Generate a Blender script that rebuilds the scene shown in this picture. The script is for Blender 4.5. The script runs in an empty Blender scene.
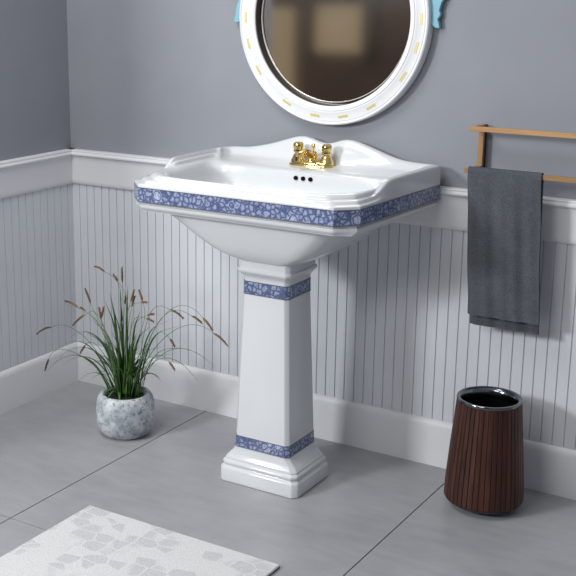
import bpy, bmesh, math, random
from mathutils import Vector, Matrix
random.seed(11)
S = bpy.context.scene
C = S.collection
PI = math.pi

# ------------------------------------------------------------------ camera
cam = bpy.data.cameras.new('camera'); co = bpy.data.objects.new('camera', cam); C.objects.link(co)
yaw, pitch = -0.584113, 0.251586
fw = Vector((math.sin(yaw)*math.cos(pitch), math.cos(yaw)*math.cos(pitch), -math.sin(pitch)))
rt = Vector((math.cos(yaw), -math.sin(yaw), 0)); up = rt.cross(fw)
mw = Matrix((rt, up, -fw)).transposed().to_4x4(); mw.translation = Vector((2.74778, -3.23634, 1.50616))
co.matrix_world = mw
cam.sensor_width = 36; cam.lens = 71.858; cam.shift_x = 0.13645; cam.shift_y = -0.02325
cam.clip_start = 0.05
S.camera = co

# ------------------------------------------------------------------ world, lights, exposure
W = bpy.data.worlds.new('world'); S.world = W; W.use_nodes = True
bg = W.node_tree.nodes['Background']; bg.inputs[0].default_value = (0.90, 0.95, 1.0, 1); bg.inputs[1].default_value = 0.40
def area(name, loc, target, size, size_y, power, color):
    l = bpy.data.lights.new(name, 'AREA'); l.shape = 'RECTANGLE'; l.size = size; l.size_y = size_y
    l.energy = power; l.color = color
    o = bpy.data.objects.new(name, l); C.objects.link(o); o.location = loc
    o.rotation_euler = (Vector(target)-Vector(loc)).to_track_quat('-Z', 'Y').to_euler()
    return o
area('window_light', (-0.75, -3.9, 2.1), (1.1, 0, 0.75), 0.6, 0.55, 98, (0.975, 0.99, 1.0))
area('ceiling_light', (0.55, -1.45, 2.75), (0.75, -0.7, 0.0), 1.1, 1.0, 30, (1.0, 0.99, 0.98))
area('front_fill_light', (1.1, -3.8, 2.45), (0.5, 0, 0.4), 1.2, 0.6, 30, (1.0, 0.99, 0.98))  # added soft fill from the front, lifts the left wall
S.view_settings.view_transform = 'Standard'; S.view_settings.look = 'None'
S.view_settings.gamma = 1; S.view_settings.use_curve_mapping = False
S.view_settings.exposure = 0.0

# ------------------------------------------------------------------ materials
def srgb(r, g, b):
    f = lambda c: (c/255/12.92) if c/255 <= .04045 else ((c/255+.055)/1.055)**2.4
    return (f(r), f(g), f(b), 1)
class NM:
    def __init__(s, name):
        s.m = bpy.data.materials.new(name); s.m.use_nodes = True; s.t = s.m.node_tree
        s.b = s.t.nodes['Principled BSDF']
    def n(s, typ, **kw):
        x = s.t.nodes.new(typ)
        for k, v in kw.items():
            if isinstance(k, str) and hasattr(x, k): setattr(x, k, v)
        return x
    def l(s, a, b): s.t.links.new(a, b)
    def coord(s, scale=(1,1,1), loc=(0,0,0)):
        tc = s.n('ShaderNodeTexCoord'); mp = s.n('ShaderNodeMapping'); s.l(tc.outputs['Object'], mp.inputs[0])
        mp.inputs['Scale'].default_value = scale; mp.inputs['Location'].default_value = loc
        return mp.outputs[0]
    def noise(s, vec, scale, detail=4, rough=.55):
        x = s.n('ShaderNodeTexNoise'); s.l(vec, x.inputs['Vector']); x.inputs['Scale'].default_value = scale
        x.inputs['Detail'].default_value = detail; x.inputs['Roughness'].default_value = rough
        return x.outputs['Fac']
    def vor(s, vec, scale, feature='F1', rnd=1.0):
        x = s.n('ShaderNodeTexVoronoi'); x.feature = feature; s.l(vec, x.inputs['Vector'])
        x.inputs['Scale'].default_value = scale; x.inputs['Randomness'].default_value = rnd
        return x
    def ramp(s, fac, stops):
        x = s.n('ShaderNodeValToRGB'); s.l(fac, x.inputs[0]); e = x.color_ramp.elements
        while len(e) < len(stops): e.new(.5)
        for i, (p, c) in enumerate(stops):
            e[i].position = p; e[i].color = c
        return x.outputs[0]
    def mix(s, fac, a, b, mode='MIX'):
        x = s.n('ShaderNodeMix'); x.data_type = 'RGBA'; x.blend_type = mode
        for sock, v in ((x.inputs[0], fac), (x.inputs[6], a), (x.inputs[7], b)):
            if hasattr(v, 'is_linked'): s.l(v, sock)
            else: sock.default_value = v
        return x.outputs[2]
    def math(s, op, a, b=0.0):
        x = s.n('ShaderNodeMath'); x.operation = op
        for sock, v in ((x.inputs[0], a), (x.inputs[1], b)):
            if hasattr(v, 'is_linked'): s.l(v, sock)
            else: sock.default_value = v
        return x.outputs[0]
    def bump(s, h, strength, dist):
        x = s.n('ShaderNodeBump'); s.l(h, x.inputs['Height']); x.inputs['Strength'].default_value = strength
        x.inputs['Distance'].default_value = dist; s.l(x.outputs[0], s.b.inputs['Normal'])
    def set(s, color=None, rough=None, metal=None, coat=None, spec=None):
        if color is not None:
            if hasattr(color, 'is_linked'): s.l(color, s.b.inputs['Base Color'])
            else: s.b.inputs['Base Color'].default_value = color
        if rough is not None:
            if hasattr(rough, 'is_linked'): s.l(rough, s.b.inputs['Roughness'])
            else: s.b.inputs['Roughness'].default_value = rough
        if metal is not None: s.b.inputs['Metallic'].default_value = metal
        if coat is not None: s.b.inputs['Coat Weight'].default_value = coat; s.b.inputs['Coat Roughness'].default_value = .08
        if spec is not None: s.b.inputs['Specular IOR Level'].default_value = spec
        return s.m
G = lambda v: (v, v, v, 1)

def m_wall():
    a = NM('grey_paint'); v = a.coord(); n = a.noise(v, 3, 3)
    a.set(a.ramp(n, [(.3, srgb(137,140,147)), (.7, srgb(143,146,153))]), .75, spec=.25)
    a.bump(a.noise(v, 180, 2), .05, .001); return a.m
def m_white(name='white_paint', c1=(220,221,224), c2=(225,226,229), rough=.45):
    a = NM(name); v = a.coord(); a.set(a.ramp(a.noise(v, 5, 3), [(.3, srgb(*c1)), (.7, srgb(*c2))]), rough, spec=.35)
    a.bump(a.noise(v, 90, 3), .03, .001); return a.m
def m_floor():
    a = NM('concrete_tile'); v = a.coord()
    n1 = a.noise(v, 2.2, 7, .62); vs = a.coord((1, 3.2, 1)); n2 = a.noise(vs, 7, 6, .6)
    s = a.math('ADD', a.math('MULTIPLY', n1, .6), a.math('MULTIPLY', n2, .4))
    col = a.ramp(s, [(.36, srgb(143,144,148)), (.5, srgb(153,154,158)), (.64, srgb(163,164,167))])
    f = a.noise(v, 160, 2); col = a.mix(.05, col, f, 'OVERLAY')
    a.set(col, a.math('ADD', a.math('MULTIPLY', n2, .16), .27), spec=.45)
    a.bump(s, .04, .002); return a.m
def m_grout():
    a = NM('dark_grout'); a.set(a.ramp(a.noise(a.coord(), 30), [(.3, srgb(66,67,72)), (.7, srgb(76,77,82))]), .9); return a.m
def m_ceramic():
    a = NM('white_ceramic'); a.set(a.ramp(a.noise(a.coord(), 4), [(.3, srgb(208,211,214)), (.7, srgb(212,215,218))]), .17, coat=.15, spec=.5); return a.m
def m_floral(name='blue_floral', sc=62):
    a = NM(name); v = a.coord()
    nz = a.n('ShaderNodeTexNoise'); a.l(v, nz.inputs['Vector']); nz.inputs['Scale'].default_value = 40; nz.inputs['Detail'].default_value = 2
    vv = a.n('ShaderNodeVectorMath'); vv.operation = 'MULTIPLY_ADD'; a.l(nz.outputs['Color'], vv.inputs[0]); vv.inputs[1].default_value = (.012,)*3; a.l(v, vv.inputs[2])
    w = vv.outputs[0]
    d = a.vor(w, sc); de = a.vor(w, sc, 'DISTANCE_TO_EDGE')
    c = a.ramp(de.outputs['Distance'], [(.0, srgb(70,82,118)), (.09, srgb(94,106,140)), (.20, srgb(146,155,184)), (.34, srgb(158,166,192)), (.5, srgb(112,124,164))])
    e = a.vor(w, sc*.30); ring = a.ramp(e.outputs['Distance'], [(.0, srgb(184,190,212)), (.20, srgb(172,179,204)), (.24, srgb(84,98,142)), (.29, srgb(84,98,142)), (.31, srgb(255,255,255))])
    msk = a.ramp(e.outputs['Distance'], [(.30, G(1)), (.315, G(0))])
    c2 = a.mix(msk, c, ring)
    f = a.noise(v, 130, 2); c3 = a.mix(a.ramp(f, [(.52, G(0)), (.60, G(.55))]), c2, srgb(86,100,142))
    a.set(c3, .22, coat=.2); return a.m
def m_plain(name, c, rough=.5, metal=0, coat=None, var=6, sc=20, spec=None):
    a = NM(name); c2 = tuple(max(0, min(255, x+var)) for x in c)
    a.set(a.ramp(a.noise(a.coord(), sc), [(.3, srgb(*c)), (.7, srgb(*c2))]), rough, metal, coat, spec); return a.m
def m_wood(name, c1, c2, axis=0, rough=.45, sc=14):
    a = NM(name); s = [sc]*3; s[axis] = sc*.08
    n = a.noise(a.coord(tuple(s)), 3, 6, .6); info = a.n('ShaderNodeObjectInfo')
    col = a.ramp(n, [(.3, srgb(*c1)), (.7, srgb(*c2))])
    hs = a.n('ShaderNodeHueSaturation'); a.l(col, hs.inputs['Color']); a.l(a.math('ADD', a.math('MULTIPLY', info.outputs['Random'], .7), .65), hs.inputs['Value'])
    a.set(hs.outputs[0], rough, spec=.3); a.bump(n, .15, .001); return a.m
def m_pot():
    a = NM('speckled_stone'); v = a.coord()
    n = a.noise(v, 16, 8, .7); n2 = a.noise(v, 85, 4, .7)
    c = a.ramp(n, [(.38, srgb(138,147,154)), (.5, srgb(178,184,188)), (.66, srgb(212,215,216))])
    c = a.mix(a.ramp(n2, [(.38, G(.85)), (.44, G(0))]), c, srgb(96,106,116))
    a.set(c, .75); a.bump(n2, .5, .004); return a.m
def m_fabric(name, c1, c2, sc=900):
    a = NM(name); v = a.coord(); w = a.vor(v, sc); n = a.noise(v, 14, 5, .7); n3 = a.noise(v, 260, 2)
    c = a.ramp(a.math('ADD', a.math('MULTIPLY', n, .35), a.math('MULTIPLY', n3, .65)), [(.35, srgb(*c1)), (.65, srgb(*c2))])
    a.set(c, .95, spec=.15); a.bump(w.outputs['Distance'], .5, .0012); return a.m
def m_rug():
    a = NM('woven_rug'); v = a.coord((1.0, 1.35, 0))
    ce = a.vor(v, 17, rnd=.6); ed = a.vor(v, 17, 'DISTANCE_TO_EDGE', rnd=.55)
    sep = a.n('ShaderNodeSeparateColor'); a.l(ce.outputs['Color'], sep.inputs[0])
    patch = a.noise(a.coord(), 5.5, 2)
    val = a.math('ADD', a.math('MULTIPLY', sep.outputs[0], .5), a.math('MULTIPLY', patch, 1.0))
    m = a.math('MULTIPLY', a.ramp(val, [(.76, G(0)), (.84, G(.8))]), a.ramp(ed.outputs['Distance'], [(.03, G(0)), (.07, G(1))]))
    n = a.noise(a.coord(), 240, 3, .8)
    base = a.ramp(n, [(.3, srgb(206,206,206)), (.7, srgb(230,230,230))])
    dk = a.ramp(n, [(.3, srgb(184,184,186)), (.7, srgb(212,212,213))])
    a.set(a.mix(m, base, dk), .95, spec=.1); a.bump(n, .7, .004); return a.m
def m_leaf(name, c1, c2):
    a = NM(name); a.set(a.ramp(a.noise(a.coord(), 12), [(.35, srgb(*c1)), (.65, srgb(*c2))]), .5); return a.m
M = dict(wall=m_wall(), white=m_white(), bead=m_white('white_beadboard', (206,209,214), (211,214,219), .5), floor=m_floor(), grout=m_grout(), cer=m_ceramic(),
    floral=m_floral(), cord=m_plain('blue_grey_edge', (84,90,108), .3), black=m_plain('hole_shade_black', (8,8,9), .8, var=2, spec=.1),
    gold=m_plain('polished_brass', (226,198,128), .1, 1.0, var=8), goldleaf=m_plain('pale_gold_inlay', (206,190,128), .35, .35),
    frame=m_plain('white_frame', (226,228,230), .35, var=4), mirror=m_plain('mirror_glass', (222,216,210), .075, 1.0, var=2),
    bevel=m_plain('bevelled_glass_edge', (225,220,214), .3, .3, var=2), dark=m_plain('painted_gap_dark', (44,36,31), .7, var=4),
    teal=m_plain('teal_paint', (118,170,186), .5), wood=m_wood('oak_bar', (142,108,74), (168,132,92), 0), wood_v=m_wood('oak_post', (142,108,74), (168,132,92), 2),
    slat=m_wood('walnut_slat', (54,30,24), (80,48,38), 2, .42, 30), slatg=m_plain('brown_core', (24,15,11), .6, var=4),
    steel=m_plain('black_steel', (62,66,72), .2, .9), liner=m_plain('black_liner', (4,4,5), .9, var=2, spec=.05), pot=m_pot(),
    chrome=m_plain('smoked_chrome', (112,117,122), .16, 1.0),
    soil=m_plain('dark_soil', (20,18,15), 1, var=18, sc=120), leaf=m_leaf('grass_green', (30,62,16), (64,100,38)), stem=m_leaf('stem_green', (78,108,72), (110,138,100)),
    spike=m_leaf('brown_spike', (84,62,44), (132,98,66)), towel=m_fabric('charcoal_towel', (70,74,80), (92,96,102)), hem=m_fabric('charcoal_hem', (66,70,76), (84,88,95)),
    rug=m_rug(), rugedge=m_plain('dark_rug_edge', (70,70,72), .9), brown=m_plain('brown_wall', (84,62,50), .8, var=14, sc=2), beige=m_plain('tan_panel', (236,208,165), .9, var=14, sc=3), darkwood=m_wood('dark_wood', (34,27,23), (48,38,32), 2))

# ------------------------------------------------------------------ mesh helpers
def obj(name, bm, mat, parent=None, smooth=False, bevel=0, auto=None, loc=None):
    bmesh.ops.recalc_face_normals(bm, faces=bm.faces)
    me = bpy.data.meshes.new(name); bm.to_mesh(me); bm.free()
    o = bpy.data.objects.new(name, me); C.objects.link(o)
    for m in (mat if isinstance(mat, (list, tuple)) else [mat]): me.materials.append(m)
    if smooth or auto:
        for p in me.polygons: p.use_smooth = True
    if auto is not None:
        me.set_sharp_from_angle(angle=math.radians(auto))
    if bevel:
        b = o.modifiers.new('bevel', 'BEVEL'); b.width = bevel; b.segments = 2; b.limit_method = 'ANGLE'; b.angle_limit = math.radians(40)
        for p in me.polygons: p.use_smooth = True
        me.set_sharp_from_angle(angle=math.radians(50))
    if parent: o.parent = parent
    if loc: o.location = loc
    return o
def tag(o, label=None, cat=None, group=None, kind=None):
    if label: o['label'] = label
    if cat: o['category'] = cat
    if group: o['group'] = group
    if kind: o['kind'] = kind
    return o
def thing(name, loc, label, cat, group=None):
    o = bpy.data.objects.new(name, None); C.objects.link(o); o.location = loc; o.empty_display_size = .05
    bpy.context.view_layer.update()
    return tag(o, label, cat, group)
def put(o, root):           # world-space mesh under an Empty at root.location
    o.parent = root; o.matrix_parent_inverse = Matrix.Translation(-root.location); return o
def box(bm, a, b):
    vs = [bm.verts.new((x, y, z)) for z in (a[2], b[2]) for y in (a[1], b[1]) for x in (a[0], b[0])]
    for f in ((0,2,3,1),(4,5,7,6),(0,1,5,4),(2,6,7,3),(0,4,6,2),(1,3,7,5)): bm.faces.new([vs[i] for i in f])
def prism(bm, prof, p0, p1, uax, vax):     # closed profile (u,v) extruded from p0 to p1
    A = [bm.verts.new(Vector(p0)+Vector(uax)*u+Vector(vax)*v) for u, v in prof]
    B = [bm.verts.new(Vector(p1)+Vector(uax)*u+Vector(vax)*v) for u, v in prof]
    n = len(prof)
    for i in range(n): bm.faces.new((A[i], A[(i+1)%n], B[(i+1)%n], B[i]))
    bm.faces.new(A[::-1]); bm.faces.new(B)
def loft(bm, rings, cap0=True, cap1=True, closed=False):
    R = [[bm.verts.new(p) for p in r] for r in rings]; n = len(R[0])
    m = len(R)
    for k in range(m if closed else m-1):
        a, b = R[k], R[(k+1)%m]
        for i in range(n):
            j = (i+1)%n; bm.faces.new((a[i], a[j], b[j], b[i]))
    if not closed:
        if cap0: bm.faces.new(R[0][::-1])
        if cap1: bm.faces.new(R[-1])
    return R
def lathe(bm, prof, c=(0,0), n=48, a0=0, closed=False, cap=True):   # prof: (r, z)
    rings = [[(c[0]+r*math.cos(a0+2*PI*i/n), c[1]+r*math.sin(a0+2*PI*i/n), z) for i in range(n)] for r, z in prof]
    return loft(bm, rings, cap, cap, closed)
def tube(bm, pts, rads, n=6):
    pts = [Vector(p) for p in pts]; rings = []
    for i, p in enumerate(pts):
        t = (pts[min(i+1, len(pts)-1)]-pts[max(i-1, 0)]).normalized()
        u = t.cross(Vector((.31, .17, .93)));
        if u.length < 1e-3: u = t.cross(Vector((1, 0, 0)))
        u.normalize(); v = t.cross(u)
        r = rads[i] if isinstance(rads, (list, tuple)) else rads
        rings.append([p+u*r*math.cos(2*PI*k/n)+v*r*math.sin(2*PI*k/n) for k in range(n)])
    loft(bm, rings)
def bez(p0, p1, p2, p3, n):
    p0, p1, p2, p3 = map(Vector, (p0, p1, p2, p3))
    return [p0*(1-t)**3+p1*3*t*(1-t)**2+p2*3*t*t*(1-t)+p3*t**3 for t in [i/n for i in range(n+1)]]
def interp(tab, x):
    if x <= tab[0][0]: return tab[0][1]
    for (a, va), (b, vb) in zip(tab, tab[1:]):
        if x <= b:
            t = (x-a)/(b-a); return va+(vb-va)*t
    return tab[-1][1]
def sstep(a, b, x):
    t = max(0, min(1, (x-a)/(b-a))); return t*t*(3-2*t)

# ------------------------------------------------------------------ the room
XR, YF = 3.0, -1.45     # back wall runs right to XR; left wall runs forward to YF
TH = .12; WY = .018     # the painted wall plane lies behind the trim faces
# floor: tiles on grout
bm = bmesh.new(); box(bm, (-3.2, -4.6, -.06), (XR+.3, .13, -.0022)); obj('floor', bm, M['grout'])['kind'] = 'structure'
fl = bpy.data.objects['floor']
xs = [.5936-.9531*k for k in range(4, 0, -1)]+[.5936+.9531*k for k in range(0, 3)]+[XR+.3]
xs = sorted(set([-3.2]+[x for x in xs if -3.2 < x < XR+.3]+[XR+.3]))
ys = [.13, -1.0186, -1.9717, -2.9248, -3.878, -4.6]
g = .0018
bm = bmesh.new()
for i in range(len(xs)-1):
    for j in range(len(ys)-1):
        box(bm, (xs[i]+g, ys[j+1]+g, -.02), (xs[i+1]-g, ys[j]-g, 0))
t_ = obj('tile_surface', bm, M['floor'], fl)
def structure(name, bm, mat, **k):
    o = obj(name, bm, mat, **k); o['kind'] = 'structure'; return o
bm = bmesh.new(); box(bm, (-TH-WY, WY, 0), (XR, WY+TH, 2.6)); structure('wall_back', bm, M['wall'])
bm = bmesh.new(); box(bm, (-TH-WY, YF, 0), (-WY, WY, 2.6)); structure('wall_left', bm, M['wall'])
# beadboard panels (real grooves), one per wall
def bead_profile(s0, s1, first, pitch, gw=.0028, gd=.004):
    pr = [(s0, 0)]; x = first
    while x < s0+gw: x += pitch
    while x < s1-gw:
        pr += [(x-gw/2-.001, 0), (x-gw/2, -.001), (x-gw/2+.0002, -gd), (x+gw/2-.0002, -gd), (x+gw/2, -.001), (x+gw/2+.001, 0)]; x += pitch
    return pr+[(s1, 0), (s1, -.0075), (s0, -.0075)]
BP = .0100
bm = bmesh.new(); prism(bm, bead_profile(-BP, XR, .023, .0348), (0, BP, .14), (0, BP, .79), (1,0,0), (0,-1,0)); structure('trim_1', bm, M['bead'])
bm = bmesh.new(); prism(bm, bead_profile(-BP, -YF, .017, .038), (-BP, 0, .14), (-BP, 0, .79), (0,-1,0), (1,0,0)); structure('trim_2', bm, M['bead'])
# chair rail profile: (out, z)
rail = [(-.018, .7726), (-.004, .7726), (-.002, .776), (.0, .783), (.001, .79), (.001, .868), (.003, .8745), (.009, .8785), (.012, .882), (.0122, .8858), (.0095, .889), (.0075, .8925), (.0085, .8962), (.0065, .9), (-.018, .9)]
base = [(-.018, 0), (.001, 0), (.001, .128), (0, .137), (-.003, .145), (-.008, .151), (-.013, .1532), (-.018, .1532)]
for nm, pf in (('trim_3', rail), ('baseboard_back', base)):
    bm = bmesh.new(); prism(bm, pf, (-.018, 0, 0), (XR, 0, 0), (0,-1,0), (0,0,1)); structure(nm, bm, M['white'], auto=35)
for nm, pf in (('trim_4', rail), ('baseboard_left', base)):
    bm = bmesh.new(); prism(bm, pf, (0, WY, 0), (0, YF, 0), (1,0,0), (0,0,1)); structure(nm, bm, M['white'], auto=35)
bm = bmesh.new(); box(bm, (3.1, -4.5, 0), (3.22, WY, 2.6)); structure('wall_right_light_block', bm, M['wall'])  # unseen wall, added to cut ambient light from the right
# the far side of the room, seen only as a blur in the mirror
bm = bmesh.new(); box(bm, (-3.2, -4.6, 0), (XR+.3, -4.5, 2.9)); structure('wall_front', bm, M['brown'])
wn = bmesh.new(); box(wn, (-1.42, -4.5, .98), (-1.02, -4.47, 1.33)); wn = structure('reflected_panel_1', wn, M['beige'])  # made-up tan panel, stands in for a blurred shape in the mirror
bm = bmesh.new()
for a, b in (((-1.5, -4.5, 1.33), (-.9, -4.45, 1.47)), ((-1.02, -4.5, .9), (-.9, -4.45, 1.33)), ((-1.5, -4.5, .9), (-1.42, -4.45, 1.33))): box(bm, a, b)
put(obj('panel_surround', bm, M['darkwood']), wn)  # invented dark surround of the tan panel, only for the reflection
bm = bmesh.new(); box(bm, (-1.98, -4.5, .0), (-1.6, -4.47, 1.3)); structure('reflected_panel_2', bm, M['beige'])  # second invented panel, gives the mirror another tan patch

# ------------------------------------------------------------------ pedestal
PX, PY = 1.085, -.353
def orect(cx, cy, hw, hd, ch, z, nseg=6):
    pts = []
    c = ((hw-ch, -hd), (hw, -hd+ch), (hw, hd-ch), (hw-ch, hd), (-hw+ch, hd), (-hw, hd-ch), (-hw, -hd+ch), (-hw+ch, -hd))
    return [(cx+a, cy+b, z) for a, b in c]
def rrect(cx, cy, hw, hd, ch, z, m=3):
    # chamfered rectangle whose chamfer is slightly hollowed, with softened edges
    base_ = orect(cx, cy, hw, hd, ch, z); out = []
    n = len(base_)
    for i in range(n):
        p = Vector(base_[i]); a = Vector(base_[i-1]); b = Vector(base_[(i+1)%n]); e = .22*ch
        q0 = p+(a-p).normalized()*e; q1 = p+(b-p).normalized()*e
        for t in (0, .5, 1): out.append(tuple(q0*(1-t)**2+p*2*t*(1-t)+q1*t*t))
    return out
ped = thing('sink_pedestal', (PX, PY, 0), 'white ceramic tapered pedestal with stepped base and two blue floral bands, under the basin', 'pedestal')
pp = [ # z, hw, hd, ch
 (0, .130, .103, .027), (.003, .1325, .1055, .027), (.040, .1325, .1055, .027), (.047, .130, .103, .027), (.050, .1255, .0985, .027), (.052, .1245, .0975, .027), (.054, .1255, .0985, .027),
 (.060, .1275, .1005, .027), (.065, .1265, .0995, .027), (.069, .122, .095, .026), (.071, .1205, .0935, .026), (.074, .121, .094, .026), (.079, .118, .0915, .026), (.088, .110, .087, .025),
 (.102, .100, .085, .024), (.116, .0945, .0845, .022), (.150, .0935, .0830, .022), (.60, .0770, .0710, .021), (.642, .0765, .0705, .021), (.650, .077, .071, .021), (.657, .0795, .0735, .021),
 (.663, .084, .079, .022), (.669, .0885, .084, .022), (.673, .0905, .087, .023), (.679, .0905, .087, .023), (.682, .086, .083, .022), (.700, .086, .083, .022), (.7084, .087, .084, .022)]
pp = [(z, a+.001+0 if False else a+(.005 if z < .095 else .0015), b+(.006 if z < .095 else .004), c*.56) for z, a, b, c in pp]
bm = bmesh.new(); loft(bm, [rrect(PX, PY, a, b, c, z) for z, a, b, c in pp]); put(obj('column', bm, M['cer'], auto=38), ped)
def ped_dim(z): return tuple(interp([(p[0], p[k]) for p in pp], z) for k in (1, 2, 3))
for z0, z1 in ((.116, .150), (.602, .640)):
    rings = []
    for z, e in ((z0, -.002), (z0, .0008), (z1, .0008), (z1, -.002)):
        a, b, c = ped_dim(z); rings.append(rrect(PX, PY, a+e, b+e, c, z))
    bm = bmesh.new(); loft(bm, rings, closed=True); fb = put(obj('floral_band', bm, M['floral'], auto=38), ped)
    fb['label'] = 'blue floral band'
    for zz in (z0, z1):
        rings = []
        for z, e in ((zz-.0013, -.002), (zz-.0013, .0013), (zz+.0013, .0013), (zz+.0013, -.002)):
            a, b, c = ped_dim(zz); rings.append(rrect(PX, PY, a+e, b+e, c, z))
        bm = bmesh.new(); loft(bm, rings, closed=True); put(obj('band_edging', bm, M['cord'], auto=38), ped)

# ------------------------------------------------------------------ sink basin
YB, YFr, XL = -.012, -.550, .666
def XRt(y): return 1.420+.028*(y-YFr)/(YB-YFr)
CH = .052
NSEG = {'side': 60, 'cham': 8, 'front': 64, 'rear': 96}
def ring_from(cor, kinds):
    pts = []
    for i, (a, b) in enumerate(zip(cor, cor[1:]+cor[:1])):
        n = NSEG[kinds[i]]
        for k in range(n): t = k/n; pts.append(Vector((a[0]+(b[0]-a[0])*t, a[1]+(b[1]-a[1])*t)))
    return pts
KN = ['cham', 'side', 'cham', 'rear', 'cham', 'side', 'cham', 'front']
rc = .006
def outer_cor(o=0.0):   # o = inset
    xr = lambda y: XRt(y)-o
    return [(xr(YFr)-CH+o*.4, YFr+o), (xr(YFr), YFr+CH-o*.4), (xr(YB), YB-rc-o*.0), (xr(YB)-rc, YB), (XL+rc+o, YB), (XL+o, YB-rc), (XL+o, YFr+CH-o*.4), (XL+CH+o*.6, YFr+o)]
BX0, BX1, BY0, BY1 = .742, 1.384, -.522, -.172
inner_cor = [(BX1-.085, BY0), (BX1, BY0+.085), (BX1, BY1-.03), (BX1-.03, BY1), (BX0+.03, BY1), (BX0, BY1-.03), (BX0, BY0+.085), (BX0+.085, BY0)]
def smooth(r, it):
    n = len(r)
    for _ in range(it): r = [(r[i-1]+r[i]*2+r[(i+1)%n])/4 for i in range(n)]
    return r
O = ring_from(outer_cor(), KN)
B = smooth(ring_from(inner_cor, KN), 60)
kinds = []
for k in KN: kinds += [k]*NSEG[k]
bs = [(.680,.966),(.705,.968),(.730,.971),(.765,.970),(.815,.979),(.855,.988),(.895,1.000),(.930,1.012),(.962,1.0215),(.978,1.024),(.995,1.0235),(1.015,1.019),(1.035,1.010),(1.052,1.0045),(1.066,1.003),(1.080,1.0045),(1.096,1.010),(1.112,1.019),(1.128,1.0235),(1.145,1.0245),(1.165,1.022),(1.190,1.014),(1.220,1.005),(1.250,.995),(1.285,.983),(1.320,.974),(1.345,.971),(1.38,.969),(1.448,.969)]
_zs = [sum(interp(bs, .68+j*.004+q*.004)*w for q, w in ((-3,1),(-2,2),(-1,3),(0,4),(1,3),(2,2),(3,1)))/16 for j in range(200)]
def bsz(x): 
    j = (x-.68)/.004; i = max(0, min(198, int(j))); return _zs[i]+(_zs[i+1]-_zs[i])*max(0, min(1, j-i))
# cross profiles: (fraction O->B, z as lambda T)
ZB0, ZB1, LIP = .868, .909, .9415
fr = [(0,.909),(0,.917),(.05,.9195),(.17,.9205),(.20,.922),(.22,.927),(.27,.930),(.40,.931),(.44,.9325),(.47,.938),(.52,.9425),(.62,.9455),(.74,.9455),(.86,.943),(.95,.938),(1,.931)]
Td = .969
sd = [(0,.909),(0,.917),(0,.928),(0,.940),(0,.952),(.0,.962),(.03,.967),(.10,.9695),(.34,.9695),(.42,.967),(.46,.959),(.62,.957),(.68,.948),(.84,.946),(.92,.942),(1,.931)]
def rear(T): return [(0,.909),(0,.93),(0,.95),(0,(T+.95)/2),(0,T-.006),(.01,T-.002),(.03,T),(.08,T-.001),(.12,T-.006),(.17,T-(T-.945)*.45),(.22,T-(T-.945)*.78),(.28,.947),(.42,.9415),(.70,.939),(.93,.937),(1,.931)]
K = 16
def prof_at(i):
    k = kinds[i]; p = O[i]
    s = sstep(-.405, -.330, p.y) if p.x > 1 else sstep(-.372, -.335, p.y)
    A = [((f0*(1-s)+f1*s), (z0*(1-s)+z1*s)) for (f0, z0), (f1, z1) in zip(fr, sd)]
    if k == 'rear':
        return rear(bsz(p.x)), B[i]
    if p.x < 1.0 and s > 0: A = [(max(f, s*q), z) for (f, z), q in zip(A, (0, 0, .06, .16, .20, .22, .24, .30, .40, 0, 0, 0, 0, 0, 0, 0))]
    return A, B[i]
profs = [prof_at(i)[0] for i in range(len(O))]
# soften the jump between side and rear profiles along the ring
for _ in range(10):
    n = len(profs)
    profs = [[tuple((profs[i-1][k][q]+2*profs[i][k][q]+profs[(i+1)%n][k][q])/4 for q in (0, 1)) for k in range(K)] for i in range(n)]
rings = []
for k in range(K):
    rings.append([(O[i].x+(B[i].x-O[i].x)*profs[i][k][0], O[i].y+(B[i].y-O[i].y)*profs[i][k][0], profs[i][k][1]) for i in range(len(O))])
bc = Vector((1.066, -.35))
for sc, z in ((.992, .922), (.984, .906), (.966, .880), (.93, .850), (.85, .824), (.70, .804), (.45, .790), (.22, .784), (.07, .781)):
    sm = smooth(B, 40)
    rings.append([(bc.x+(p.x-bc.x)*sc, bc.y+(p.y-bc.y)*(sc if sc > .9 else sc), z) for p in sm])
# underside
def O_in(o): return ring_from(outer_cor(o), KN)
NK = smooth(ring_from([(PX+.10-.03, PY-.098), (PX+.10, PY-.068), (PX+.10, PY+.068), (PX+.07, PY+.098), (PX-.07, PY+.098), (PX-.10, PY+.068), (PX-.10, PY-.068), (PX-.07, PY-.098)], KN), 30)
low = [(.006, .909), (.006, ZB0), (.010, .867), (.010, .8585), (.006, .8570), (.005, .8530), (.007, .8470), (.013, .842), (.017, .839), (.0185, .836)]
bot = [[(p.x, p.y, z) for p in O_in(o)] for o, z in low]
A0 = O_in(.030)
A0r = smooth(A0, 240)
for gq, z in ((.0, .8345), (.08, .8335), (.17, .832), (.23, .828), (.29, .818), (.37, .799), (.47, .775), (.58, .7525), (.70, .734), (.81, .7222), (.90, .7150), (.96, .7110), (1.0, .7086)):
    w = min(1, gq*1.6)
    bot.append([((a.x*(1-w)+r.x*w)*(1-gq)+n_.x*gq, (a.y*(1-w)+r.y*w)*(1-gq)+n_.y*gq, z) for a, r, n_ in zip(A0, A0r, NK)])
sink = thing('sink_basin', (bc.x, bc.y, .7085), 'wide white ceramic sink basin with curved backsplash and blue floral rim band', 'sink')
bm = bmesh.new(); loft(bm, bot[::-1]+rings); put(obj('basin', bm, M['cer'], auto=40), sink)
def band(name, o0, o1, z0, z1, mat):
    r = [[(p.x, p.y, z) for p in O_in(o)] for o, z in ((o0, z0), (o1, z0), (o1, z1), (o0, z1))]
    b = bmesh.new(); loft(b, r, closed=True); return put(obj(name, b, mat, auto=35), sink)
fb = band('floral_band', .0075, -.0012, ZB0, ZB1, M['floral']); fb['label'] = 'blue floral band'
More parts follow.
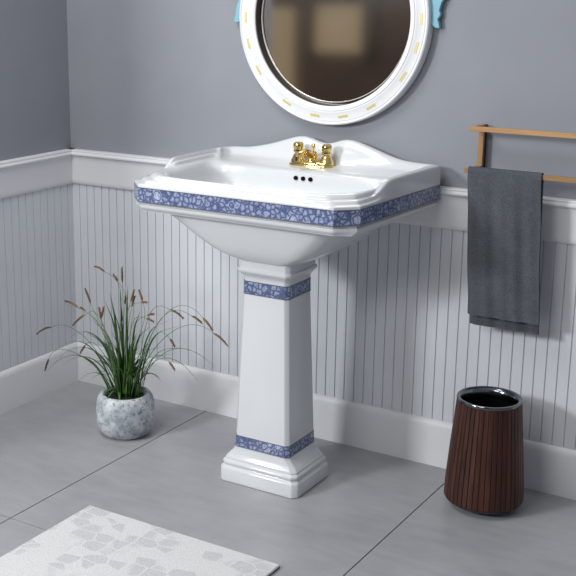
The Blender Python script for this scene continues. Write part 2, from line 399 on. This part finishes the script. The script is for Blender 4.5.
band('band_edging', .0075, -.0022, ZB1-.0005, ZB1+.0014, M['cord']); band('band_edging', .0075, -.0022, ZB0-.0014, ZB0+.0005, M['cord'])
# row of fine beads under the band
bm = bmesh.new(); path = O_in(.0105); per = 0; last = path[0]; nxt = 0
for a, b in zip(path, path[1:]+path[:1]):
    L = (b-a).length; t = nxt
    while t < L:
        p = a+(b-a)*(t/L); d = (b-a).normalized(); nn = Vector((d.y, -d.x))
        if p.y < -.02:
            q = [p-d*.0016-nn*.002, p+d*.0016-nn*.002, p+d*.0016+nn*.0026, p-d*.0016+nn*.0026]
            lo = [bm.verts.new((v.x, v.y, .8595)) for v in q]; hi = [bm.verts.new((v.x, v.y, .8660)) for v in q]
            for k in range(4): bm.faces.new((lo[k], lo[(k+1)%4], hi[(k+1)%4], hi[k]))
            bm.faces.new(lo[::-1]); bm.faces.new(hi)
        t += .0062
    nxt = t-L
put(obj('beaded_trim', bm, M['cer']), sink)
# overflow holes on the rear basin wall, black discs painted for their shade; drain
for x in (1.0425, 1.068, 1.0935):
    bm = bmesh.new(); ys_ = -.1755
    prof = [(.0066, -.005), (.0066, .0035), (.0060, .0042), (.0, .0042)]
    loft(bm, [[(x+max(r, 1e-4)*math.cos(2*PI*k/20), ys_-q, .9150+max(r, 1e-4)*math.sin(2*PI*k/20)) for k in range(20)] for r, q in prof])
    h = put(obj('overflow_hole_shade', bm, M['black'], auto=40), sink); h['label'] = 'small round overflow hole, painted black for its inner shade'
bm = bmesh.new(); lathe(bm, [(.001, .787), (.018, .787), (.021, .785), (.022, .7825), (.020, .780)], (bc.x, bc.y), 32); d_ = put(obj('drain', bm, M['gold'], auto=40), sink)
d_['label'] = 'brass drain'
for x in (.898, 1.135):
    bm = bmesh.new(); z = .984
    bmesh.ops.create_icosphere(bm, subdivisions=2, radius=.0022, matrix=Matrix.Translation((x, -.030, z)))
    for k in range(4):
        a = k*PI/2+.4; bmesh.ops.create_icosphere(bm, subdivisions=1, radius=.0014, matrix=Matrix.Translation((x+.003*math.cos(a), -.030, z+.003*math.sin(a))))
    s_ = put(obj('gold_flower', bm, M['goldleaf'], smooth=True), sink); s_['label'] = 'tiny gold flower on the backsplash'

# ------------------------------------------------------------------ faucet
FX, FY, FZ = 1.046, -.078, .9395
fa = thing('faucet', (FX, FY, FZ), 'polished brass two-handle faucet standing on the ledge behind the sink bowl', 'faucet')
bm = bmesh.new()
def stad(hl, hd, z, n=10):
    out = []
    for s_, a0 in ((1, -PI/2), (-1, PI/2)):
        for k in range(n+1):
            a = a0+PI*k/n; out.append((FX+s_*(hl-hd)+hd*math.cos(a), FY+hd*math.sin(a), z))
    return out
loft(bm, [stad(a, b, FZ+z) for a, b, z in ((.078, .031, 0), (.079, .032, .003), (.078, .031, .006), (.073, .0265, .009), (.0725, .026, .013), (.070, .0235, .0155))])
put(obj('base_plate', bm, M['gold'], auto=40), fa)
for s_ in (-1, 1):
    cx = FX+s_*.050
    bm = bmesh.new(); lathe(bm, [(.0235, .012), (.0235, .016), (.0205, .020), (.018, .026), (.0155, .032), (.0135, .0345)], (0, 0), 24)
    bm2 = bm; hb = obj('valve_base', bm2, M['gold'], auto=40); hb.location = (cx, FY, FZ); put(hb, fa)
    bm = bmesh.new(); lathe(bm, [(.0105, .034), (.0100, .037), (.0150, .039), (.0165, .042), (.0155, .046), (.0150, .050), (.0165, .055), (.0172, .061), (.0160, .067), (.0120, .0705), (.006, .072)], (0, 0), 8)
    h = obj('handle', bm, M['gold'], bevel=.0008); h.location = (cx, FY, FZ); put(h, fa)
bm = bmesh.new(); lathe(bm, [(.020, .012), (.0195, .018), (.015, .024), (.016, .030), (.0165, .036), (.014, .043), (.009, .047)], (0, 0), 24)
b_ = obj('spout_body', bm, M['gold'], auto=40); b_.location = (FX, FY, FZ); put(b_, fa)
bm = bmesh.new()
pts = bez((0, 0, .026), (0, -.02, .050), (0, -.070, .058), (0, -.098, .036), 14)
rr = [.0125-.0035*min(1, i/9) for i in range(15)]
tube(bm, pts, rr, 16)
tube(bm, [pts[-1]+Vector((0, .001, .006)), pts[-1]+Vector((0, -.001, -.008))], .0105, 16)
b_ = obj('spout', bm, M['gold'], auto=50); b_.location = (FX, FY, FZ); put(b_, fa)
bm = bmesh.new(); lathe(bm, [(.0025, .040), (.0025, .056), (.0055, .058), (.0065, .063), (.0050, .068), (.0015, .070)], (0, .006), 16)
b_ = obj('lift_rod', bm, M['gold'], auto=50); b_.location = (FX, FY, FZ); put(b_, fa)

# ------------------------------------------------------------------ mirror
MX, MZ = 1.0625, 1.389
mi = thing('wall_mirror', (MX, WY, MZ), 'round mirror in white frame with gold inlays, hung on grey wall above the sink', 'mirror')
def ring_y(prof, n=128):    # prof: (r, y) around the y axis, closed
    return [[(MX+r*math.cos(2*PI*i/n), y, MZ+r*math.sin(2*PI*i/n)) for i in range(n)] for r, y in prof]
bm = bmesh.new()
fp = [(.268, .016), (.2665, -.010), (.268, -.018), (.273, -.0215), (.281, -.0215), (.2825, -.0195), (.2845, -.0185), (.286, -.0205), (.288, -.0205), (.2895, -.0195), (.314, -.0195), (.3155, -.0175), (.3175, -.0175), (.3195, -.0205), (.322, -.0215), (.3255, -.019), (.327, -.013), (.327, .016)]
loft(bm, ring_y(fp), closed=True); put(obj('frame', bm, M['frame'], auto=40), mi)
bm = bmesh.new(); loft(bm, ring_y([(.2685, .014), (.2664, -.0145), (.2656, -.0150), (.2655, .014)]), closed=True); o_ = put(obj('dark_gap_liner', bm, M['dark'], auto=40), mi); o_['label'] = 'inner rim painted dark for the gap beside the glass'  # ring painted dark brown for the dim reflection in the gap
bm = bmesh.new(); loft(bm, ring_y([(.2590, .014), (.2590, .0075), (.2582, .0066), (.2566, .0066), (.2560, .0085), (.2560, .014)]), closed=True); put(obj('glass_bevel', bm, M['bevel'], auto=40), mi)
bm = bmesh.new(); loft(bm, ring_y([(.2655, .016), (.2655, .010)])); put(obj('mirror_glass', bm, M['mirror'], auto=40), mi)
for ang in (0.8, 19, 37, 62, 79.5, 98, 118, 146, 162, 180.3, -163.7, -146.4, -118.7, -98.1, -79.3, -60, -33.2, -15.1):
    a = math.radians(ang); bm = bmesh.new(); R_ = Matrix.Rotation(-a, 4, 'Y')
    for dx in (-.0028, .0028):
        b2 = bmesh.new(); box(b2, (.3015+dx-.0009, -.0208, -.017), (.3015+dx+.0009, -.0188, .017)); 
        me = bpy.data.meshes.new('t'); b2.to_mesh(me); b2.free(); bm.from_mesh(me); bpy.data.meshes.remove(me)
    b2 = bmesh.new(); box(b2, (.3015-.0019, -.0200, -.016), (.3015+.0019, -.0190, .016)); me = bpy.data.meshes.new('t'); b2.to_mesh(me); b2.free(); bm.from_mesh(me); bpy.data.meshes.remove(me)
    bm.transform(Matrix.Translation((MX, 0, MZ)) @ R_)
    o_ = put(obj('gold_inlay', bm, M['goldleaf']), mi); o_['label'] = 'pale gold inlay'
# teal leaves behind the frame, left and right
def leaf_orn(pts, name='leaf_ornament'):
    bm = bmesh.new(); f = [bm.verts.new((x, -.004, z)) for x, z in pts]; b = [bm.verts.new((x, .012, z)) for x, z in pts]; n = len(pts)
    bm.faces.new(f); bm.faces.new(b[::-1])
    for i in range(n): bm.faces.new((f[i], b[i], b[(i+1)%n], f[(i+1)%n]))
    o = put(obj(name, bm, M['teal'], bevel=.002), mi); o['label'] = 'teal leaf ornament'
leaf_orn([(x-.003, z-.006) for x, z in [(1.372,1.450),(1.380,1.408),(1.392,1.384),(1.405,1.374),(1.419,1.372),(1.417,1.386),(1.412,1.398),(1.421,1.412),(1.416,1.424),(1.419,1.436),(1.423,1.448),(1.434,1.463),(1.428,1.482),(1.438,1.506),(1.418,1.530),(1.398,1.566),(1.360,1.560),(1.352,1.50)]])
leaf_orn([(.760,1.450),(.752,1.405),(.742,1.388),(.722,1.369),(.703,1.372),(.709,1.388),(.713,1.410),(.717,1.428),(.724,1.441),(.716,1.462),(.706,1.482),(.712,1.506),(.738,1.530),(.758,1.566),(.790,1.560),(.785,1.50)])

# ------------------------------------------------------------------ towel rack and towel
rk = thing('towel_rack', (1.58, 0, 1.0), 'two-bar light oak towel rack fixed to the grey wall right of the sink', 'towel rack')
def rbox(name, a, b, mat, root, bev=.001):
    bm = bmesh.new(); box(bm, a, b); return put(obj(name, bm, mat, bevel=bev), root)
rbox('bar', (1.548, -.066, 1.083), (2.12, -.054, 1.097), M['wood'], rk)
rbox('bar', (1.546, -.086, .964), (2.12, -.074, .978), M['wood'], rk)
for x in (1.556, 2.095):
    rbox('post', (x, -.012, .958), (x+.016, .0, 1.098), M['wood_v'], rk)
    rbox('wall_plate', (x+.001, .0, .962), (x+.015, .018, 1.096), M['steel'], rk)
    rbox('bracket', (x, -.055, 1.084), (x+.016, -.012, 1.096), M['wood_v'], rk)
    rbox('bracket', (x, -.075, .965), (x+.016, -.012, .977), M['wood_v'], rk)
# towel: front and back layers over the lower bar
tw = thing('bath_towel', (1.67, -.08, .98), 'charcoal grey towel folded over the lower bar of the oak rack', 'towel')
def cloth(name, x0, x1, path, th, mat, amp=.0022, flare=0):
    # path: list of (y, z) centre line; thickness th
    nx = 40; bm = bmesh.new(); rows = []
    P = [Vector((0, a, b)) for a, b in path]
    for side in (1, -1):
        g_ = []
        for i, p in enumerate(P):
            t = (P[min(i+1, len(P)-1)]-P[max(i-1, 0)]).normalized(); nrm = Vector((0, -t.z, t.y))
            fall = min(1, max(0, .985-p.z)*6)
            row = []
            for k in range(nx+1):
                u = k/nx; x = x0+(x1-x0)*u+.052*max(0, .98-p.z)-(.006 if p.y > yc_ else 0)*u*fall+flare*max(0, .98-p.z)*(u-.5)*.1+.0015*math.sin(p.z*23+side)*fall*(1 if k in (0, nx) else 0)
                w = amp*fall*(math.sin(u*15+1.0+p.z*2)+.7*math.sin(u*31+p.z*4)+.5*math.sin(u*7-p.z*7))
                q = p+nrm*(side*th/2); row.append(bm.verts.new((x, q.y+w, q.z)))
            g_.append(row)
        rows.append(g_)
    F, Bk = rows
    m = len(P)
    for i in range(m-1):
        for k in range(nx):
            bm.faces.new((F[i][k], F[i][k+1], F[i+1][k+1], F[i+1][k])); bm.faces.new((Bk[i][k+1], Bk[i][k], Bk[i+1][k], Bk[i+1][k+1]))
        for k in (0, nx): bm.faces.new((F[i][k], F[i+1][k], Bk[i+1][k], Bk[i][k]))
    for i in (0, m-1):
        for k in range(nx): bm.faces.new((F[i][k], F[i][k+1], Bk[i][k+1], Bk[i][k]))
    return put(obj(name, bm, mat, smooth=True, auto=60), tw)
yc_, zc_ = -.080, .971
def tpath(r, zf, zb):
    pf = [(yc_-r, zf+(zc_-zf)*i/26) for i in range(27)]
    pa = [(yc_-r*math.cos(a), zc_+r*math.sin(a)*1.0) for a in [PI*k/8 for k in range(1, 8)]]
    pb = [(yc_+r, zc_+(zb-zc_)*i/24) for i in range(25)]
    return pf+pa+pb
tx0, tx1 = 1.560, 1.774
cloth('cloth', tx0, tx1, tpath(.0115, .547, .512), .003, M['towel'], .0030)

# ------------------------------------------------------------------ waste bin
BXc, BYc = 1.697, -.178
bn = thing('waste_bin', (BXc, BYc, 0), 'tapered dark brown wood slatted waste bin with black metal rim, below the towel', 'bin')
H0, H1 = .024, .333; RB, RT = .1150, .0925
bm = bmesh.new(); lathe(bm, [(.070, 0), (.074, .002), (.074, .010), (.098, .014), (.104, .022), (.10, .03), (.02, .03)], (BXc, BYc), 64); o_ = put(obj('foot_ring', bm, M['chrome'], auto=40), bn)
bm = bmesh.new()
lathe(bm, [(RB-.006, H0), (RB-.0045, H0+.01), (RT-.0045, H1-.004), (RT-.010, H1-.004), (RB-.012, H0)], (BXc, BYc), 64, closed=True); put(obj('shell', bm, M['slatg'], auto=40), bn)
NS = 44
for k in range(NS):
    a = 2*PI*k/NS; wa = 2*PI/NS*.5*.90; bm = bmesh.new(); rings_ = []
    for z, rr_ in ((H0, RB-.003), (H0+.006, RB), (H0+.05, RB-.0014), ((H0+H1)/2, (RB+RT)/2+.0018), (H1-.006, RT)):
        ri = rr_-.005
        r4 = [(ri, a-wa), (rr_-.0008, a-wa), (rr_, a-wa*.8), (rr_, a), (rr_, a+wa*.8), (rr_-.0008, a+wa), (ri, a+wa)]
        rings_.append([(BXc+r*math.cos(t), BYc+r*math.sin(t), z) for r, t in r4])
    loft(bm, rings_); o_ = put(obj('slat', bm, M['slat']), bn)
bm = bmesh.new(); lathe(bm, [(RT-.002, H1-.008), (RT+.0003, H1-.002), (RT+.0008, H1+.001), (RT-.001, H1+.004), (RT-.006, H1+.0040), (RT-.0120, H1-.001), (RT-.0150, H1-.010), (RT-.0155, H1-.03), (RT-.012, H1-.03), (RT-.010, H1-.008)], (BXc, BYc), 72, closed=True)
put(obj('rim', bm, M['chrome'], auto=45), bn)
bm = bmesh.new(); lathe(bm, [(RT-.0125, H1-.030), (RT-.0170, H1-.028), (RT-.0175, H1-.030), (RB-.022, .035), (.001, .034), (.001, .031), (RB-.016, .031)], (BXc, BYc), 64, closed=True)
put(obj('liner', bm, M['liner'], auto=45), bn)

# ------------------------------------------------------------------ potted grass
GX, GY = .476, -.319
pt = thing('potted_plant', (GX, GY, 0), 'tufted green grass with brown seed spikes in a speckled grey stone pot', 'potted plant')
bm = bmesh.new()
lathe(bm, [(.060, 0), (.072, .001), (.084, .010), (.094, .026), (.100, .048), (.1015, .072), (.1005, .096), (.0975, .118), (.093, .133), (.087, .143), (.080, .147), (.073, .1455), (.069, .140), (.069, .125), (.069, .10), (.001, .10)], (GX, GY), 72)
put(obj('pot', bm, M['pot'], auto=60), pt)
bm = bmesh.new()
lathe(bm, [(.0685, .119), (.0685, .129), (.050, .133), (.025, .1345), (.001, .135)], (GX, GY), 40)
put(obj('soil', bm, M['soil'], smooth=True), pt)
HEADS = [
 ((0.419, -0.344, 0.566),(0.374, -0.344, 0.578)),
 ((0.451, -0.315, 0.532),(0.431, -0.315, 0.552)),
 ((0.477, -0.324, 0.532),(0.476, -0.324, 0.588)),
 ((0.323, -0.304, 0.431),(0.299, -0.304, 0.483)),
 ((0.296, -0.3, 0.398),(0.269, -0.3, 0.408)),
 ((0.33, -0.379, 0.436),(0.27, -0.379, 0.45)),
 ((0.367, -0.386, 0.42),(0.307, -0.386, 0.368)),
 ((0.113, -0.271, 0.304),(0.036, -0.271, 0.261)),
 ((0.4, -0.344, 0.399),(0.391, -0.344, 0.438)),
 ((0.404, -0.347, 0.405),(0.414, -0.347, 0.445)),
 ((0.465, -0.297, 0.449),(0.469, -0.297, 0.48)),
 ((0.31, -0.322, 0.285),(0.284, -0.322, 0.249)),
 ((0.093, -0.271, 0.181),(0.072, -0.271, 0.129)),
 ((0.506, -0.319, 0.469),(0.524, -0.319, 0.516)),
 ((0.545, -0.305, 0.475),(0.531, -0.305, 0.511)),
 ((0.571, -0.348, 0.483),(0.594, -0.348, 0.487)),
 ((0.504, -0.31, 0.449),(0.516, -0.31, 0.489)),
 ((0.544, -0.28, 0.418),(0.574, -0.28, 0.428)),
 ((0.567, -0.316, 0.421),(0.598, -0.316, 0.414)),
 ((0.64, -0.284, 0.456),(0.697, -0.284, 0.433)),
 ((0.733, -0.294, 0.452),(0.777, -0.294, 0.431)),
 ((0.834, -0.379, 0.483),(0.872, -0.379, 0.447)),
 ((0.809, -0.282, 0.404),(0.868, -0.282, 0.368)),
 ((0.654, -0.305, 0.364),(0.675, -0.305, 0.339)),
 ((0.679, -0.346, 0.3),(0.703, -0.346, 0.275)),
]
BL = [
 (0.262, -0.393, 0.22),
 (0.122, -0.26, 0.175),
 (0.175, -0.322, 0.239),
 (0.238, -0.283, 0.124),
 (0.066, -0.257, 0.121),
 (0.198, -0.284, 0.274),
 (0.792, -0.251, 0.277),
 (0.786, -0.335, 0.249),
 (0.686, -0.27, 0.338),
 (0.719, -0.327, 0.434),
 (0.281, -0.248, 0.359),
 (0.348, -0.257, 0.437),
 (0.47, -0.382, 0.513),
 (0.588, -0.376, 0.468),
 (0.618, -0.363, 0.419),
 (0.57, -0.244, 0.363),
 (0.362, -0.328, 0.332),
 (0.293, -0.298, 0.33),
 (0.688, -0.35, 0.451),
 (0.643, -0.317, 0.343),
 (0.476, -0.336, 0.51),
 (0.514, -0.342, 0.534),
 (0.513, -0.304, 0.474),
 (0.244, -0.305, 0.294),
 (0.544, -0.253, 0.326),
 (0.675, -0.289, 0.317),
 (0.38, -0.249, 0.404),
]
blades = bmesh.new()
def blade(bm, pts, w, taper=.15, tipw=.05):
    # folded grass blade: V section ribbon with real thickness
    n = len(pts); rows = []
    for i, p in enumerate(pts):
        t = (pts[min(i+1, n-1)]-pts[max(i-1, 0)]).normalized()
        out = Vector((p.x-GX, p.y-GY, 0)); out = out.normalized() if out.length > 1e-4 else Vector((1, 0, 0))
        sidev = t.cross(Vector((0, 0, 1))); sidev = sidev.normalized() if sidev.length > .05 else Vector((-out.y, out.x, 0))
        nr = sidev.cross(t).normalized(); u = i/(n-1)
        ww = w*(.75+.5*math.sin(PI*min(1, u*1.3+.1)))*(1-u**3)*.8+w*tipw
        rows.append([p-sidev*ww, p-nr*ww*.35, p+sidev*ww, p+nr*ww*.05])
    loft(bm, rows)
rnd = random.Random(5)
def base_pt(ex, ey, k=.046):
    dx, dy = ex-GX, ey-GY; d = math.hypot(dx, dy)+1e-6; r = min(k, d*.22+.004)*rnd.uniform(.5, 1.15); a = math.atan2(dy, dx)+rnd.uniform(-.7, .7)
    return Vector((GX+r*math.cos(a), GY+r*math.sin(a), .128))
for a, b in HEADS:
    a, b = Vector(a), Vector(b); p0 = base_pt(a.x, a.y, .035); d = (b-a).normalized(); h = a.z-.13; rad = (Vector((a.x, a.y, 0))-Vector((p0.x, p0.y, 0)))
    L = (a-p0).length
    P1 = p0+Vector((rad.x*.28, rad.y*.28, max(h, .1)*.75+.05*abs(rad.length)*2)); P2 = a-d*L*.28
    pts = bez(p0, P1, P2, a, 16)
    bm = bmesh.new(); tube(bm, pts, [.0016-.0009*i/16 for i in range(17)], 6)
    st = put(obj('stem', bm, M['stem'], smooth=True), pt)
    bm = bmesh.new(); m = 9; sag = Vector((0, 0, -.10*(b-a).length))
    hp = [a+(b-a)*(i/m)+sag*0*(i/m)+Vector((0, 0, 1))*(.09*(b-a).length*math.sin(PI*i/m))*(abs(d.x)) for i in range(m+1)]
    rr = [.0009, .0026, .0034, .0037, .0037, .0035, .0033, .0028, .0020, .0007]
    tube(bm, hp, rr, 7)
    for q in range(26):   # bristly grains
        i = rnd.randint(1, m-1); c = hp[i]; an = rnd.uniform(0, 2*PI); t = (hp[i+1]-hp[i-1]).normalized(); u = t.orthogonal().normalized(); v = t.cross(u)
        o_ = u*math.cos(an)+v*math.sin(an); tube(bm, [c+o_*.002, c+o_*.0042+t*.006], [.0012, .0003], 4)
    sp = obj('seed_spike', bm, M['spike'], smooth=True); sp.parent = st; sp['label'] = 'brown seed spike'
    # a sheathing leaf on every other tall stem
def add_blade(tip, w=.0022, lift=1.0, k=.05, tz=None):
    tip = Vector(tip); p0 = base_pt(tip.x, tip.y, k); rad = Vector((tip.x-p0.x, tip.y-p0.y, 0)); h = tip.z-.13
    hh = max(h, 0)*.75+.42*rad.length*lift+.02
    P1 = p0+rad*.25+Vector((0, 0, hh)); P2 = p0+rad*.72+Vector((0, 0, max(h, -.02)+.30*rad.length*lift if h < rad.length*1.2 else h*.82))
    bm = bmesh.new(); blade(bm, bez(p0, P1, P2, tip, 14), w*2.0)
    put(obj('blade', bm, M['leaf'], smooth=True), pt)
for t in BL: add_blade(t, rnd.uniform(.0017, .0026))
for k in range(62):
    a = rnd.uniform(0, 2*PI); el = rnd.uniform(.15, 1.0); R0 = .17*(1-el*.75)+.015; z = .16+.26*el*rnd.uniform(.6, 1)
    add_blade((GX+R0*math.cos(a)*rnd.uniform(.6, 1.1), GY+R0*math.sin(a)*rnd.uniform(.5, .9), z), rnd.uniform(.0018, .003))
for tip in ((.462, -.416, .125), (.520, -.405, .118), (.425, -.398, .128)): add_blade(tip, .0034, 1.5, .03)

# ------------------------------------------------------------------ rug
rg = thing('bath_rug', (1.065, -1.3, 0), 'light grey woven rug with faint leafy pattern, on the floor tiles at lower left', 'rug')
bm = bmesh.new(); nx, ny = 60, 70; x0, x1, y0, y1 = .742, 1.388, -1.86, -.840
box(bm, (x0, y0, .0022), (x1, y1, .0095)); put(obj('pile', bm, M['rug'], bevel=.003), rg)
bm = bmesh.new(); box(bm, (x0+.001, y0+.001, 0), (x1-.0005, y1-.001, .0026)); o_ = put(obj('backing', bm, M['rugedge']), rg); o_['label'] = 'dark rug backing'
